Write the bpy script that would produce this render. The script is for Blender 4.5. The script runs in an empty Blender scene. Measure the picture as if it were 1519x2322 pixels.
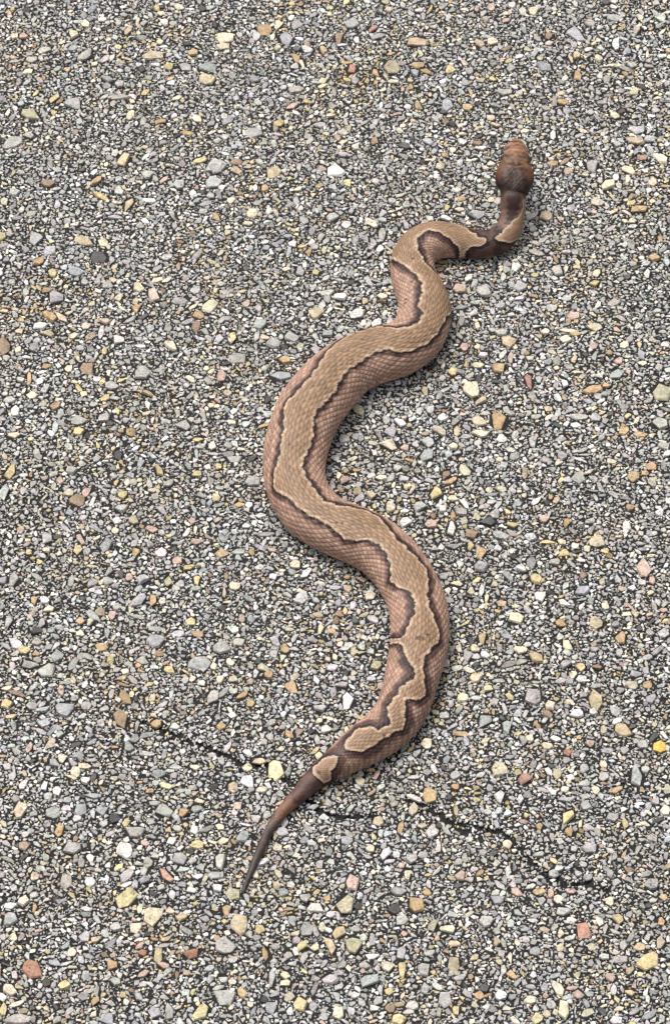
import bpy, bmesh, math, random
import numpy as np
from mathutils import Vector, Matrix

MM = 0.001
sc = bpy.context.scene
COL = sc.collection
rng = np.random.default_rng(7)
random.seed(7)

# ------------------------------------------------------------------ camera
# a standing person's phone, about 1.5 m up and looking 50 degrees down at the snake
TILT = math.radians(50.0)
DIST = 1.960
cam_data = bpy.data.cameras.new('camera')
cam_data.sensor_fit = 'HORIZONTAL'
cam_data.sensor_width = 36.0
cam_data.lens = 36.0 * (5.06 * 1960.0) / 1519.0
cam_data.clip_start = 0.05
cam_data.clip_end = 400.0
cam = bpy.data.objects.new('camera', cam_data)
COL.objects.link(cam)
cam.location = (0.0, -DIST * math.cos(TILT), DIST * math.sin(TILT))
cam.rotation_euler = (math.radians(90) - TILT, 0.0, 0.0)
sc.camera = cam
sc.render.resolution_x, sc.render.resolution_y = 669, 1024
sc.render.filter_size = 0.75

# ------------------------------------------------------------------ light: bright overcast
SUN_EL, SUN_AZ = math.radians(61.0), math.radians(-38.0)     # azimuth from +Y (away from the camera), towards the left
world = bpy.data.worlds.new('World')
sc.world = world
world.use_nodes = True
wn = world.node_tree
bg = wn.nodes['Background']
sky = wn.nodes.new('ShaderNodeTexSky')
sky.sky_type = 'NISHITA'
sky.sun_disc = False
sky.sun_elevation = SUN_EL
sky.sun_rotation = SUN_AZ
sky.air_density = 1.0
sky.dust_density = 6.0
sky.ozone_density = 1.0
veil = wn.nodes.new('ShaderNodeHueSaturation')                # thin cloud: the same sky, washed towards white
veil.inputs['Saturation'].default_value = 0.30
wn.links.new(sky.outputs['Color'], veil.inputs['Color'])
wn.links.new(veil.outputs['Color'], bg.inputs['Color'])
bg.inputs['Strength'].default_value = 0.13
sun_data = bpy.data.lights.new('sun', 'SUN')
sun_data.energy = 1.5
sun_data.angle = math.radians(12.0)
sun_data.color = (1.0, 0.94, 0.86)
sun = bpy.data.objects.new('sun', sun_data)
COL.objects.link(sun)
sun_dir = Vector((math.sin(SUN_AZ) * math.cos(SUN_EL), math.cos(SUN_AZ) * math.cos(SUN_EL), math.sin(SUN_EL)))
sun.rotation_euler = sun_dir.to_track_quat('Z', 'Y').to_euler()
sun.location = sun_dir * 5
sc.view_settings.view_transform = 'Standard'
sc.view_settings.look = 'None'
sc.view_settings.gamma = 1.0
sc.view_settings.use_curve_mapping = False
sc.view_settings.exposure = 0.32
SNAKE_KEYS = [
    (0.0, -38.4, -208.1, 0.5, 0.63, 0.95, 0.80),
    (6.0, -36.6, -202.3, 0.8, 1.06, 0.94, 0.79),
    (12.1, -34.7, -196.6, 1.2, 1.48, 0.94, 0.78),
    (18.1, -32.8, -190.9, 1.4, 1.80, 0.93, 0.77),
    (24.2, -30.8, -185.2, 1.5, 2.01, 0.92, 0.76),
    (30.2, -28.7, -179.5, 1.6, 2.18, 0.91, 0.75),
    (36.2, -26.2, -174.0, 1.8, 2.41, 0.91, 0.74),
    (42.3, -23.1, -168.8, 2.0, 2.73, 0.90, 0.73),
    (48.3, -19.4, -164.1, 2.3, 3.21, 0.89, 0.72),
    (54.3, -15.4, -159.6, 2.7, 3.82, 0.88, 0.71),
    (60.4, -11.5, -154.9, 3.1, 4.44, 0.87, 0.69),
    (66.4, -7.5, -150.5, 3.4, 5.07, 0.86, 0.67),
    (72.5, -3.0, -146.4, 3.8, 5.89, 0.84, 0.65),
    (78.5, 1.8, -142.8, 4.4, 7.01, 0.82, 0.63),
    (84.5, 6.6, -139.2, 5.0, 8.23, 0.80, 0.61),
    (90.6, 11.4, -135.6, 5.5, 9.23, 0.79, 0.59),
    (96.6, 16.2, -131.9, 5.7, 9.88, 0.77, 0.57),
    (102.7, 20.6, -127.8, 5.7, 10.28, 0.75, 0.56),
    (108.7, 24.4, -123.1, 5.7, 10.56, 0.74, 0.54),
    (114.7, 27.5, -117.9, 5.6, 10.79, 0.72, 0.52),
    (120.8, 29.8, -112.3, 5.7, 11.02, 0.72, 0.52),
    (126.8, 31.4, -106.5, 5.9, 11.28, 0.72, 0.52),
    (132.8, 32.8, -100.7, 6.0, 11.54, 0.72, 0.52),
    (138.9, 34.1, -94.8, 6.1, 11.80, 0.72, 0.52),
    (144.9, 35.3, -88.9, 6.3, 12.05, 0.72, 0.52),
    (151.0, 36.3, -82.9, 6.4, 12.29, 0.72, 0.52),
    (157.0, 36.9, -76.9, 6.5, 12.48, 0.72, 0.52),
    (163.0, 37.0, -70.9, 6.6, 12.61, 0.72, 0.52),
    (169.1, 36.7, -64.8, 6.6, 12.67, 0.72, 0.52),
    (175.1, 35.9, -58.9, 6.6, 12.69, 0.72, 0.52),
    (181.2, 34.5, -53.0, 6.6, 12.69, 0.72, 0.52),
    (187.2, 32.6, -47.2, 6.6, 12.69, 0.72, 0.52),
    (193.2, 30.2, -41.7, 6.6, 12.73, 0.71, 0.52),
    (199.3, 27.3, -36.4, 6.7, 12.83, 0.71, 0.52),
    (205.3, 23.9, -31.4, 6.8, 12.99, 0.71, 0.52),
    (211.3, 19.8, -27.0, 6.9, 13.23, 0.71, 0.52),
    (217.4, 15.1, -23.2, 7.0, 13.49, 0.71, 0.52),
    (223.4, 10.0, -20.0, 7.1, 13.59, 0.71, 0.52),
    (229.5, 4.7, -17.1, 7.0, 13.50, 0.71, 0.52),
    (235.5, -0.5, -14.1, 6.9, 13.33, 0.71, 0.52),
    (241.5, -5.4, -10.6, 6.9, 13.27, 0.71, 0.52),
    (247.6, -9.7, -6.4, 6.9, 13.32, 0.71, 0.52),
    (253.6, -13.2, -1.4, 7.0, 13.38, 0.71, 0.52),
    (259.7, -15.7, 4.0, 7.0, 13.45, 0.71, 0.52),
    (265.7, -17.3, 9.9, 7.0, 13.54, 0.71, 0.52),
    (271.7, -18.2, 15.8, 7.1, 13.68, 0.71, 0.52),
    (277.8, -18.3, 21.9, 7.2, 13.90, 0.71, 0.52),
    (283.8, -17.9, 27.9, 7.4, 14.16, 0.71, 0.52),
    (289.8, -17.1, 33.9, 7.5, 14.38, 0.71, 0.52),
    (295.9, -16.0, 39.8, 7.6, 14.54, 0.71, 0.52),
    (301.9, -14.5, 45.6, 7.6, 14.67, 0.71, 0.52),
    (308.0, -12.5, 51.3, 7.7, 14.83, 0.71, 0.52),
    (314.0, -10.1, 56.9, 7.8, 14.99, 0.71, 0.52),
    (320.0, -7.2, 62.2, 7.8, 15.08, 0.71, 0.52),
    (326.1, -4.1, 67.4, 7.8, 15.02, 0.71, 0.52),
    (332.1, -0.8, 72.4, 7.7, 14.79, 0.71, 0.52),
    (338.2, 2.8, 77.2, 7.5, 14.50, 0.71, 0.52),
    (344.2, 7.2, 81.4, 7.4, 14.30, 0.70, 0.52),
    (350.2, 12.2, 84.8, 7.4, 14.19, 0.70, 0.52),
    (356.3, 17.7, 87.2, 7.3, 14.11, 0.70, 0.52),
    (362.3, 23.4, 89.3, 7.3, 13.97, 0.70, 0.52),
    (368.3, 28.8, 91.9, 7.1, 13.65, 0.70, 0.52),
    (374.4, 33.5, 95.7, 6.9, 13.19, 0.70, 0.52),
    (380.4, 37.1, 100.5, 6.6, 12.74, 0.70, 0.52),
    (386.5, 39.7, 105.9, 6.5, 12.43, 0.70, 0.52),
    (392.5, 41.2, 111.8, 6.4, 12.25, 0.70, 0.52),
    (398.5, 41.6, 117.8, 6.3, 12.06, 0.70, 0.52),
    (404.6, 40.9, 123.8, 6.1, 11.77, 0.70, 0.52),
    (410.6, 39.6, 129.7, 5.9, 11.31, 0.70, 0.52),
    (416.7, 38.0, 135.5, 5.6, 10.81, 0.70, 0.52),
    (422.7, 36.7, 141.4, 5.4, 10.36, 0.70, 0.52),
    (428.7, 36.3, 147.4, 5.3, 10.05, 0.71, 0.53),
    (434.8, 37.3, 153.3, 5.3, 10.00, 0.72, 0.53),
    (440.8, 40.4, 158.4, 5.5, 10.15, 0.73, 0.54),
    (446.8, 45.4, 161.7, 5.5, 10.04, 0.74, 0.55),
    (452.9, 51.3, 162.8, 5.2, 9.29, 0.75, 0.56),
    (458.9, 57.3, 162.3, 4.8, 8.37, 0.77, 0.57),
    (465.0, 63.3, 161.4, 4.4, 7.60, 0.78, 0.58),
    (471.0, 69.3, 161.0, 4.4, 7.13, 0.79, 0.59),
    (477.0, 75.1, 162.4, 4.6, 6.80, 0.80, 0.61),
    (483.1, 79.8, 165.9, 5.6, 6.26, 0.81, 0.63),
    (489.1, 82.7, 170.8, 7.7, 5.70, 0.82, 0.65),
    (495.2, 83.8, 175.8, 10.7, 5.52, 0.84, 0.67),
    (501.2, 84.1, 180.5, 14.6, 5.98, 0.85, 0.69),
    (503.9, 84.1, 182.9, 15.6, 5.94, 0.74, 0.55),
    (506.0, 84.4, 184.8, 16.7, 7.19, 0.62, 0.48),
    (508.2, 84.6, 186.8, 17.6, 8.34, 0.53, 0.42),
    (510.6, 84.8, 189.0, 18.3, 9.07, 0.50, 0.40),
    (513.0, 85.0, 191.3, 18.9, 9.14, 0.50, 0.40),
    (515.4, 85.1, 193.8, 19.4, 8.76, 0.53, 0.42),
    (518.5, 85.4, 196.8, 19.9, 7.73, 0.58, 0.45),
    (521.7, 85.7, 199.9, 20.3, 6.79, 0.63, 0.48),
    (524.9, 85.9, 203.1, 20.6, 6.17, 0.66, 0.50),
    (528.2, 86.0, 206.4, 20.8, 5.55, 0.66, 0.52),
    (531.1, 86.0, 209.3, 20.9, 4.51, 0.64, 0.54),
    (533.5, 86.1, 211.7, 20.8, 3.25, 0.62, 0.56),
    (535.1, 86.1, 213.3, 20.7, 1.89, 0.60, 0.60),
    (536.1, 86.2, 214.3, 20.6, 0.73, 0.50, 0.50),
]
TAN_PATCH = [(67.1, -32), (71.7, -26), (75.4, -17), (77.4, 9), (75.8, 22), (71.4, 41), (68.7, 84), (65.4, 80), (64.0, 36), (64.4, 1)]
TAN_BAND = [(83.1, -7), (85.2, -16), (89.2, -23), (92.2, -24), (96.6, -6), (97.6, 8), (100.2, 14), (103.6, 16), (105.3, 1), (110.0, -14), (113.7, -15), (118.3, -11), (122.7, -11), (125.4, -1), (127.4, 8), (130.8, 9), (133.8, 5), (134.8, -3), (138.1, -15), (141.1, -17), (144.8, -29), (146.8, -39), (149.2, -72), (150.9, -98), (154.2, -100), (153.2, -80), (149.5, -40), (151.5, -28), (155.2, -22), (159.6, -16), (164.3, -8), (168.6, -7), (171.0, -7), (176.4, -15), (181.7, -34), (186.4, -43), (189.8, -37), (192.8, -28), (199.1, -20), (203.2, -16), (208.9, -17), (212.6, -20), (217.3, -30), (220.6, -39), (224.6, -41), (227.3, -39), (231.3, -31), (235.7, -27), (240.1, -28), (243.7, -29), (251.8, -32), (255.8, -35), (259.8, -52), (262.5, -53), (266.9, -45), (271.2, -34), (276.3, -24), (283.3, -24), (289.3, -21), (296.7, -28), (303.1, -35), (308.8, -24), (318.8, -16), (327.9, -18), (336.3, -28), (344.0, -39), (350.4, -48), (357.7, -52), (363.4, -47), (368.8, -21), (373.5, -8), (378.5, 1), (384.2, 3), (387.6, 0), (390.9, -11), (395.6, -11), (401.7, -4), (408.0, 0), (413.1, -3), (419.8, -16), (425.8, -41), (430.2, -83), (430.8, -118), (435.2, -118), (439.9, -115), (443.9, -105), (447.9, -107), (451.9, -102), (459.0, -51), (464.7, -18), (472.1, 14), (472.4, 30), (470.0, 41), (465.4, 52), (463.7, 69), (464.7, 125), (462.7, 127), (460.7, 68), (460.0, 54), (457.0, 35), (450.9, 13), (446.9, 0), (442.9, -3), (438.9, -1), (434.2, 6), (426.8, 24), (420.8, 30), (416.1, 50), (411.7, 94), (405.3, 98), (400.0, 118), (399.3, 101), (390.6, 56), (382.2, 52), (376.2, 49), (370.5, 43), (365.1, 37), (361.8, 23), (356.7, 21), (352.4, 24), (341.0, 29), (332.6, 25), (324.9, 28), (318.8, 34), (311.1, 31), (302.4, 21), (295.4, 24), (288.7, 29), (281.6, 29), (274.6, 19), (269.9, 12), (263.5, 12), (256.5, 16), (249.1, 14), (243.1, 10), (237.4, 15), (230.3, 27), (224.0, 38), (218.9, 38), (213.6, 27), (206.5, 16), (198.5, 21), (191.8, 29), (186.1, 35), (178.7, 24), (173.0, 17), (170.7, 16), (167.3, 16), (161.6, 24), (156.6, 36), (151.9, 45), (147.5, 32), (142.5, 22), (138.5, 18), (134.1, 23), (129.1, 33), (125.7, 45), (122.4, 48), (119.7, 38), (119.0, 21), (117.7, 10), (114.7, 12), (111.3, 22), (109.0, 39), (105.6, 48), (102.6, 40), (97.6, 36), (92.2, 39), (87.8, 38), (84.2, 25), (82.5, 3)]
TAN_NECK = [(476.4, 18), (482.5, 3), (488.8, 8), (493.5, 32), (494.9, 47), (500.6, 43), (501.2, 86), (494.2, 104), (489.8, 115), (486.1, 119), (484.1, 99), (480.4, 67), (477.8, 37)]
DARK_NAPE = [(504.6, -43), (501.2, -39), (494.2, -22), (486.8, -8), (490.2, 7), (493.5, 24), (497.5, 31), (501.2, 35), (505.3, 42)]
TRACED_STONES = """
149.7 71.4 6.3 4.9 90 k
75.1 53.7 5.9 4.7 99 o
27.5 284.4 5.7 4.4 117 k
-87.1 -211.2 5.7 4.4 51 y
62.4 73.0 5.9 4.1 99 c
-57.7 216.7 5.8 4.2 66 g
40.1 302.1 5.7 4.2 19 t
0.3 213.8 5.1 4.7 0 W
-124.7 -246.3 5.9 4.0 129 N
-25.3 -144.4 5.9 4.0 90 Y2
4.3 -214.1 5.8 4.0 90 k
-75.6 -219.4 5.5 4.2 80 c
-56.0 216.1 5.6 4.1 60 g
128.8 -243.0 5.9 3.8 47 y
-59.4 -86.1 5.4 4.0 0 g
-45.3 -260.6 5.1 4.2 0 g
85.9 -105.0 4.7 4.4 90 g
-39.8 -224.1 5.1 3.9 85 t
-89.5 292.7 6.6 3.1 14 t
118.5 308.0 6.3 3.2 126 g
-148.1 252.0 6.2 3.3 157 k
128.3 -148.2 5.9 3.4 90 b
-155.6 232.5 5.2 3.8 19 g
112.8 -106.9 5.5 3.5 103 t
-45.3 -235.3 4.6 4.3 0 g
-111.2 156.6 4.8 4.1 0 d
7.8 -234.7 5.2 3.6 90 k
-62.6 275.8 5.3 3.5 131 t
-152.9 99.5 5.3 3.5 90 n
-88.6 83.3 4.9 3.7 84 g
-92.1 -117.0 5.7 3.2 124 n
-24.9 81.4 5.7 3.2 7 b
-125.5 -90.5 4.3 4.2 90 g
-101.6 220.6 4.9 3.6 94 t
-130.1 130.6 4.6 3.9 90 b
-114.3 86.0 4.8 3.7 137 n
123.3 217.0 4.4 4.0 90 b
-116.6 -111.5 4.2 4.2 90 b
-78.0 -74.2 4.5 3.9 90 b
-24.2 304.2 4.7 3.7 135 b
-53.4 305.2 4.6 3.7 0 c
-58.1 205.5 4.1 4.0 90 g
33.7 -214.1 4.6 3.6 118 o
-141.5 168.9 4.6 3.5 90 b
-110.7 -185.3 4.8 3.4 0 g
148.0 52.6 4.4 3.7 0 g
5.8 -107.7 4.6 3.5 95 W
-38.7 239.7 4.5 3.6 11 b
-34.7 310.5 4.4 3.6 156 o
136.9 -33.1 5.8 2.8 96 p
-72.6 -165.8 4.1 3.9 0 b
13.9 -252.2 4.5 3.5 44 b
130.6 204.3 4.1 3.8 90 c
67.2 184.5 4.4 3.6 0 g
-126.8 259.0 4.3 3.6 0 g
-49.6 -78.1 4.0 3.9 90 b
-58.1 125.8 4.6 3.3 53 c
-62.3 283.8 5.0 3.1 0 b
25.1 39.3 4.3 3.6 154 c
-88.6 -186.4 4.1 3.7 90 w
-129.4 -270.9 5.4 2.8 0 g
-84.6 132.0 4.9 3.1 127 p
123.7 -122.7 4.7 3.2 137 t
-115.9 6.0 4.2 3.6 0 n
7.1 -202.7 5.0 3.0 94 p
8.4 315.5 4.3 3.5 90 b
102.9 -227.4 4.6 3.3 103 P
40.4 -158.2 4.4 3.3 101 o
69.4 134.2 4.6 3.2 116 g
-44.5 92.3 4.3 3.5 0 b
-84.4 -177.0 4.7 3.2 0 g
-122.5 292.4 4.9 3.0 51 g
102.5 285.0 4.6 3.2 144 b
69.9 -143.7 4.0 3.7 0 c
-146.8 23.0 5.0 2.9 73 y
64.9 -117.5 4.1 3.4 52 b
-8.3 120.5 4.2 3.3 76 t
-68.6 51.2 3.8 3.7 0 g
93.7 -266.4 5.2 2.7 90 c
-54.5 -267.5 4.6 3.0 59 y
79.7 -61.3 3.8 3.7 90 c
144.2 188.0 4.7 2.9 24 o
10.0 120.0 4.2 3.3 61 w
45.3 10.5 4.1 3.4 68 y
-121.9 147.2 3.9 3.5 0 b
-20.3 105.8 4.4 3.1 153 g
-118.5 166.6 4.7 2.9 155 t
-48.2 -191.8 4.4 3.1 90 g
98.8 -168.6 4.4 3.1 64 y
-29.5 212.3 4.1 3.3 47 t
75.5 86.6 3.7 3.7 90 o
64.4 -31.6 4.1 3.3 90 b
117.9 73.0 4.7 2.9 16 o
54.5 258.4 4.2 3.2 90 b
104.5 148.3 4.4 3.1 105 g
41.4 33.2 3.9 3.4 90 b
-18.8 268.7 4.8 2.8 15 g
36.6 -246.5 4.3 3.1 90 g
-86.2 -50.9 4.8 2.7 49 g
-119.8 -166.7 3.7 3.5 90 g
-65.1 -190.9 3.6 3.5 90 b
-133.1 -165.8 4.8 2.6 81 c
-28.7 102.2 3.7 3.5 0 b
-37.1 17.7 3.8 3.4 0 b
-141.9 -39.9 4.1 3.1 90 b
116.6 -17.9 3.6 3.5 90 c
156.8 222.1 4.3 3.0 129 c
-105.5 263.6 6.4 2.0 0 g
-134.3 160.9 3.5 3.5 0 b
109.1 -45.6 4.1 3.0 0 b
44.9 -261.0 4.0 3.1 90 b
114.8 -64.1 3.5 3.5 90 k
-14.5 -263.6 4.0 3.1 90 y
145.0 233.4 5.1 2.4 151 t
68.9 -6.1 3.9 3.1 0 d
-52.9 -104.8 4.2 2.9 90 g
-98.0 191.5 5.0 2.4 70 t
132.3 -203.8 3.6 3.3 90 b
-75.8 100.3 5.3 2.3 123 c
138.8 -131.9 3.7 3.2 90 Y
129.6 82.5 4.0 3.0 62 b
51.9 -10.4 4.6 2.6 84 w
-134.8 -221.2 3.6 3.3 90 b
58.3 24.0 4.3 2.7 126 c
80.0 102.8 3.7 3.2 0 t
100.4 183.3 3.6 3.3 0 t
42.6 41.1 3.4 3.4 0 g
-14.9 -50.1 4.2 2.7 65 w
-34.9 113.6 4.0 2.8 27 b
-105.1 55.8 3.6 3.2 0 g
-73.1 284.4 3.7 3.1 0 b
-112.6 -202.0 3.9 3.0 90 g
86.8 137.6 3.5 3.2 0 g
-92.2 137.0 3.8 3.0 134 c
58.3 136.2 3.5 3.2 0 p
-149.0 10.7 4.4 2.6 90 g
2.6 131.4 3.5 3.2 0 W
87.7 -83.2 3.5 3.3 0 t
-11.6 -227.0 3.8 2.9 90 b
-1.2 183.0 3.6 3.1 90 g
134.8 20.6 3.8 2.9 40 o
-101.8 -19.9 4.0 2.8 65 b
1.8 305.2 4.3 2.6 90 n
146.8 240.9 3.6 3.1 0 g
48.8 -243.9 3.8 2.9 90 t
26.2 -270.9 3.6 3.1 0 y
70.0 -157.9 3.9 2.8 90 w
47.7 48.1 4.0 2.7 145 c
-19.1 314.3 4.2 2.6 63 g
121.0 111.9 4.5 2.4 0 c
-39.0 -179.3 3.6 3.0 66 b
109.9 19.6 3.4 3.2 90 g
-139.2 -75.6 4.2 2.5 135 w
31.5 -6.1 3.6 3.0 90 w
-8.0 -215.7 4.1 2.6 171 w
-72.4 128.6 4.9 2.2 0 g
-133.3 -87.1 3.8 2.8 0 g
-74.7 204.1 3.6 3.0 90 g
-116.9 53.9 4.0 2.6 0 g
60.9 -13.3 3.3 3.1 90 n
1.6 -228.5 3.6 2.9 90 y
73.9 -13.8 4.6 2.3 165 g
-90.7 -105.3 4.4 2.4 125 o
-132.3 118.6 4.3 2.4 136 o
66.5 46.2 4.4 2.4 0 c
80.7 -149.3 3.4 3.0 90 r
-19.0 -99.2 4.0 2.6 121 o
94.6 -217.4 3.3 3.1 0 g
118.5 278.2 3.7 2.8 90 o
8.3 282.9 3.4 3.0 90 r
-137.2 204.9 3.4 3.0 0 n
-36.9 -150.5 3.2 3.2 0 w
1.5 -268.1 3.5 2.9 90 c
24.8 2.7 3.6 2.8 90 c
-59.5 -239.1 3.9 2.6 17 N
-1.7 -234.7 5.2 1.9 111 t
138.2 300.5 5.1 2.0 90 w
37.9 3.2 3.4 3.0 90 g
161.0 319.6 3.5 2.8 0 w
137.8 319.3 4.4 2.3 0 g
107.0 -185.3 3.2 3.1 0 g
10.8 60.6 4.0 2.5 122 c
-136.8 113.0 4.1 2.4 7 w
-121.0 -82.5 3.3 3.0 0 b
-128.3 -15.8 3.8 2.6 90 g
64.8 -23.7 3.6 2.7 90 o
25.2 47.3 3.4 2.9 0 g
63.1 -222.8 3.3 2.9 90 g
-2.3 -251.5 3.4 2.8 0 g
-42.1 -208.7 3.1 3.1 0 k
83.3 267.2 3.9 2.5 0 g
111.8 56.3 4.6 2.1 0 g
-111.1 276.1 3.7 2.7 142 b
-85.0 -38.9 3.3 2.9 90 g
88.9 78.4 4.7 2.1 99 r
89.8 41.7 3.7 2.6 90 g
-128.7 307.7 3.8 2.5 103 c
-107.9 -164.9 3.2 3.0 90 b
124.9 -72.4 3.8 2.5 90 o
140.5 214.4 4.0 2.4 149 c
-25.8 -251.1 4.7 2.0 90 g
-16.5 147.2 3.2 2.9 90 g
-133.5 -256.5 3.8 2.5 147 c
-45.6 30.8 4.0 2.3 0 g
-72.9 -240.0 4.3 2.2 90 t
-87.4 -199.3 4.1 2.3 55 g
65.6 53.7 3.4 2.7 136 c
29.9 52.8 3.4 2.7 136 w
91.9 -255.8 4.0 2.3 114 c
17.8 -87.8 3.1 3.0 0 k
-70.8 -199.3 4.7 1.9 134 P
22.4 171.8 4.9 1.9 90 g
73.9 -121.0 3.5 2.7 90 g
-23.3 91.2 3.5 2.7 0 o
-18.9 290.3 3.9 2.4 117 o
-100.0 103.9 3.2 2.9 90 w
39.2 -130.3 3.5 2.6 90 c
-102.5 75.2 3.4 2.6 0 g
-89.5 210.8 3.3 2.7 90 g
21.2 306.4 4.7 1.9 20 b
88.7 -39.1 3.3 2.7 90 y
90.5 -48.6 3.3 2.7 90 w
-43.6 -153.5 3.7 2.4 90 t
47.3 -226.3 3.1 2.9 0 c
-111.4 196.4 4.8 1.8 152 y
-113.8 207.0 4.3 2.1 61 o
-147.5 237.3 3.2 2.8 0 g
-52.2 81.1 4.0 2.2 90 p
77.0 108.3 3.7 2.4 0 g
-132.9 108.0 3.7 2.4 0 t
-13.8 296.8 3.6 2.5 153 w
125.1 192.3 3.6 2.5 0 c
-79.4 24.0 4.2 2.1 109 o
17.1 179.3 5.3 1.7 130 c
-143.1 -63.6 3.8 2.3 90 g
41.0 285.6 3.5 2.5 0 o
26.6 -207.6 3.3 2.6 0 b
-146.0 60.1 3.9 2.2 90 w
-3.2 107.7 3.3 2.7 0 b
67.8 -211.9 3.3 2.6 0 b
-152.9 199.4 3.2 2.7 0 g
-65.3 135.1 3.2 2.7 90 g
132.8 275.8 3.1 2.8 90 b
-92.6 -270.9 3.1 2.8 0 b
56.6 -0.2 3.1 2.8 90 g
-119.0 24.5 3.0 2.9 0 b
-50.1 -24.5 3.3 2.6 0 o
56.2 282.5 3.6 2.4 61 y
66.9 66.5 3.4 2.5 37 t
41.0 -177.0 3.2 2.7 0 w
-139.2 153.7 3.5 2.4 50 o
-76.9 -24.0 3.1 2.7 90 w
-95.6 1.9 3.0 2.8 0 g
21.7 -245.2 3.1 2.7 90 c
87.2 -29.8 3.6 2.3 90 b
130.3 -8.7 3.9 2.2 90 w
-141.7 -108.6 3.0 2.7 0 y
-26.2 -265.1 3.3 2.5 90 g
97.6 -29.3 2.9 2.8 0 g
101.6 -76.6 3.8 2.2 124 c
-39.3 185.1 3.0 2.7 90 c
27.9 -221.9 3.1 2.6 0 g
117.3 -169.2 3.4 2.4 0 b
149.0 310.5 3.1 2.6 90 p
57.8 -82.2 3.5 2.3 90 g
125.7 315.5 2.8 2.8 90 g
61.4 -94.6 3.0 2.7 90 c
104.5 -114.1 3.2 2.5 0 w
-5.7 296.8 3.6 2.2 104 t
-69.7 294.9 2.8 2.8 90 o
71.6 -1.5 3.1 2.6 90 g
-129.9 -212.1 3.2 2.5 64 c
-103.7 -230.3 3.1 2.6 90 g
-116.5 47.8 3.0 2.6 0 y
-82.6 -225.6 2.9 2.7 90 c
3.9 43.0 3.0 2.6 0 b
19.2 114.4 2.9 2.7 90 w
27.7 -246.1 4.7 1.6 90 y
33.2 -165.1 3.2 2.4 90 c
-107.2 115.5 2.9 2.7 0 p
-150.1 281.3 3.4 2.3 49 c
42.9 -7.4 3.0 2.6 0 p
150.3 156.3 3.1 2.4 0 o
21.2 -188.4 3.1 2.4 90 w
-136.8 262.6 3.6 2.1 61 y
91.4 -198.2 3.1 2.4 90 b
135.5 251.1 3.2 2.4 141 c
-99.1 251.1 3.7 2.0 71 c
52.4 -199.5 3.1 2.4 90 p
-98.7 -165.8 2.8 2.7 0 b
100.3 -86.6 3.0 2.5 90 b
-17.7 -30.6 2.9 2.6 0 c
18.4 -171.5 2.8 2.7 0 t
-109.3 166.0 3.0 2.5 90 c
-116.3 -176.1 3.6 2.1 79 o
-39.5 184.5 2.7 2.7 90 c
103.2 33.0 2.9 2.6 90 b
-63.3 119.4 3.1 2.4 0 o
111.4 119.1 3.1 2.4 0 p
81.3 -79.1 3.3 2.3 0 c
-65.4 220.6 3.9 1.9 14 y
-47.3 219.7 3.8 1.9 0 n
-54.4 299.3 3.3 2.3 0 c
-47.5 213.8 3.0 2.5 0 t
40.5 -225.0 3.3 2.2 90 k
93.6 -4.3 3.1 2.4 90 p
85.1 150.1 2.7 2.7 90 w
-81.8 -10.2 3.3 2.2 153 p
65.8 88.0 3.0 2.4 0 c
-47.3 106.6 5.1 1.4 90 y
121.6 139.9 2.7 2.7 90 y
18.8 311.8 3.2 2.3 52 r
-91.7 -244.5 2.8 2.5 90 o
117.9 -221.4 2.7 2.6 0 t
31.7 -264.5 3.1 2.4 0 w
-139.1 69.5 3.1 2.3 159 c
130.4 -92.2 2.9 2.5 0 g
-27.2 245.4 3.2 2.2 17 y
130.7 91.0 2.9 2.4 90 p
-44.1 -43.4 3.2 2.2 153 c
-49.4 -199.1 3.7 1.9 0 g
-64.6 112.2 3.4 2.1 75 n
-77.7 111.3 2.7 2.7 90 g
-146.3 45.1 3.0 2.4 0 c
-113.5 -15.8 4.8 1.5 116 p
15.5 -48.6 2.8 2.5 90 c
-133.0 73.3 2.9 2.4 90 g
-38.3 -258.0 3.5 2.0 90 o
110.6 260.5 2.8 2.5 0 o
64.0 256.9 2.8 2.5 0 y
64.3 -72.4 3.0 2.3 90 o
-78.2 -192.8 2.9 2.4 90 g
11.2 7.9 3.3 2.1 46 b
-72.2 -90.0 3.6 1.9 150 y
71.5 301.4 3.5 2.0 125 t
119.0 55.8 2.6 2.6 90 w
52.5 182.2 3.1 2.2 0 w
-62.0 -17.3 3.3 2.1 0 p
-111.3 -254.3 2.9 2.4 0 y
-40.2 -104.1 3.8 1.8 41 o
-102.5 -202.9 2.6 2.6 90 w
-93.0 47.0 2.6 2.6 90 o
68.3 94.5 2.9 2.4 0 w
-48.9 -205.6 2.6 2.6 90 w
-95.5 10.2 2.8 2.4 90 y
-45.1 -216.8 2.6 2.6 90 o
-103.1 200.2 2.7 2.5 0 w
-107.7 -110.1 2.7 2.5 90 g
-135.6 -79.5 2.7 2.5 0 y
4.7 -181.4 2.8 2.4 0 b
-58.0 -183.4 2.8 2.4 0 y
143.0 26.6 2.6 2.6 90 o
118.6 293.1 2.8 2.4 90 y
-132.8 146.4 3.2 2.1 90 y
-90.2 -5.3 3.1 2.2 90 k
134.9 -233.6 2.6 2.6 90 c
82.4 -237.5 2.6 2.6 90 b
-153.6 306.7 2.6 2.6 0 p
22.0 131.4 3.1 2.2 0 c
-92.6 124.1 2.7 2.5 90 o
-101.8 -77.6 3.3 2.0 164 o
-44.5 -67.8 2.9 2.3 0 w
140.1 -165.6 2.9 2.2 90 c
146.5 145.8 3.5 1.9 90 w
106.8 104.4 3.1 2.1 0 c
-41.2 -163.0 2.7 2.4 90 p
133.6 100.8 2.7 2.4 90 c
59.7 99.5 3.2 2.0 90 p
54.1 83.9 2.9 2.2 90 y
72.7 -183.0 2.9 2.2 90 c
51.2 -147.2 2.6 2.5 0 g
98.9 -64.1 2.8 2.3 90 o
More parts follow.
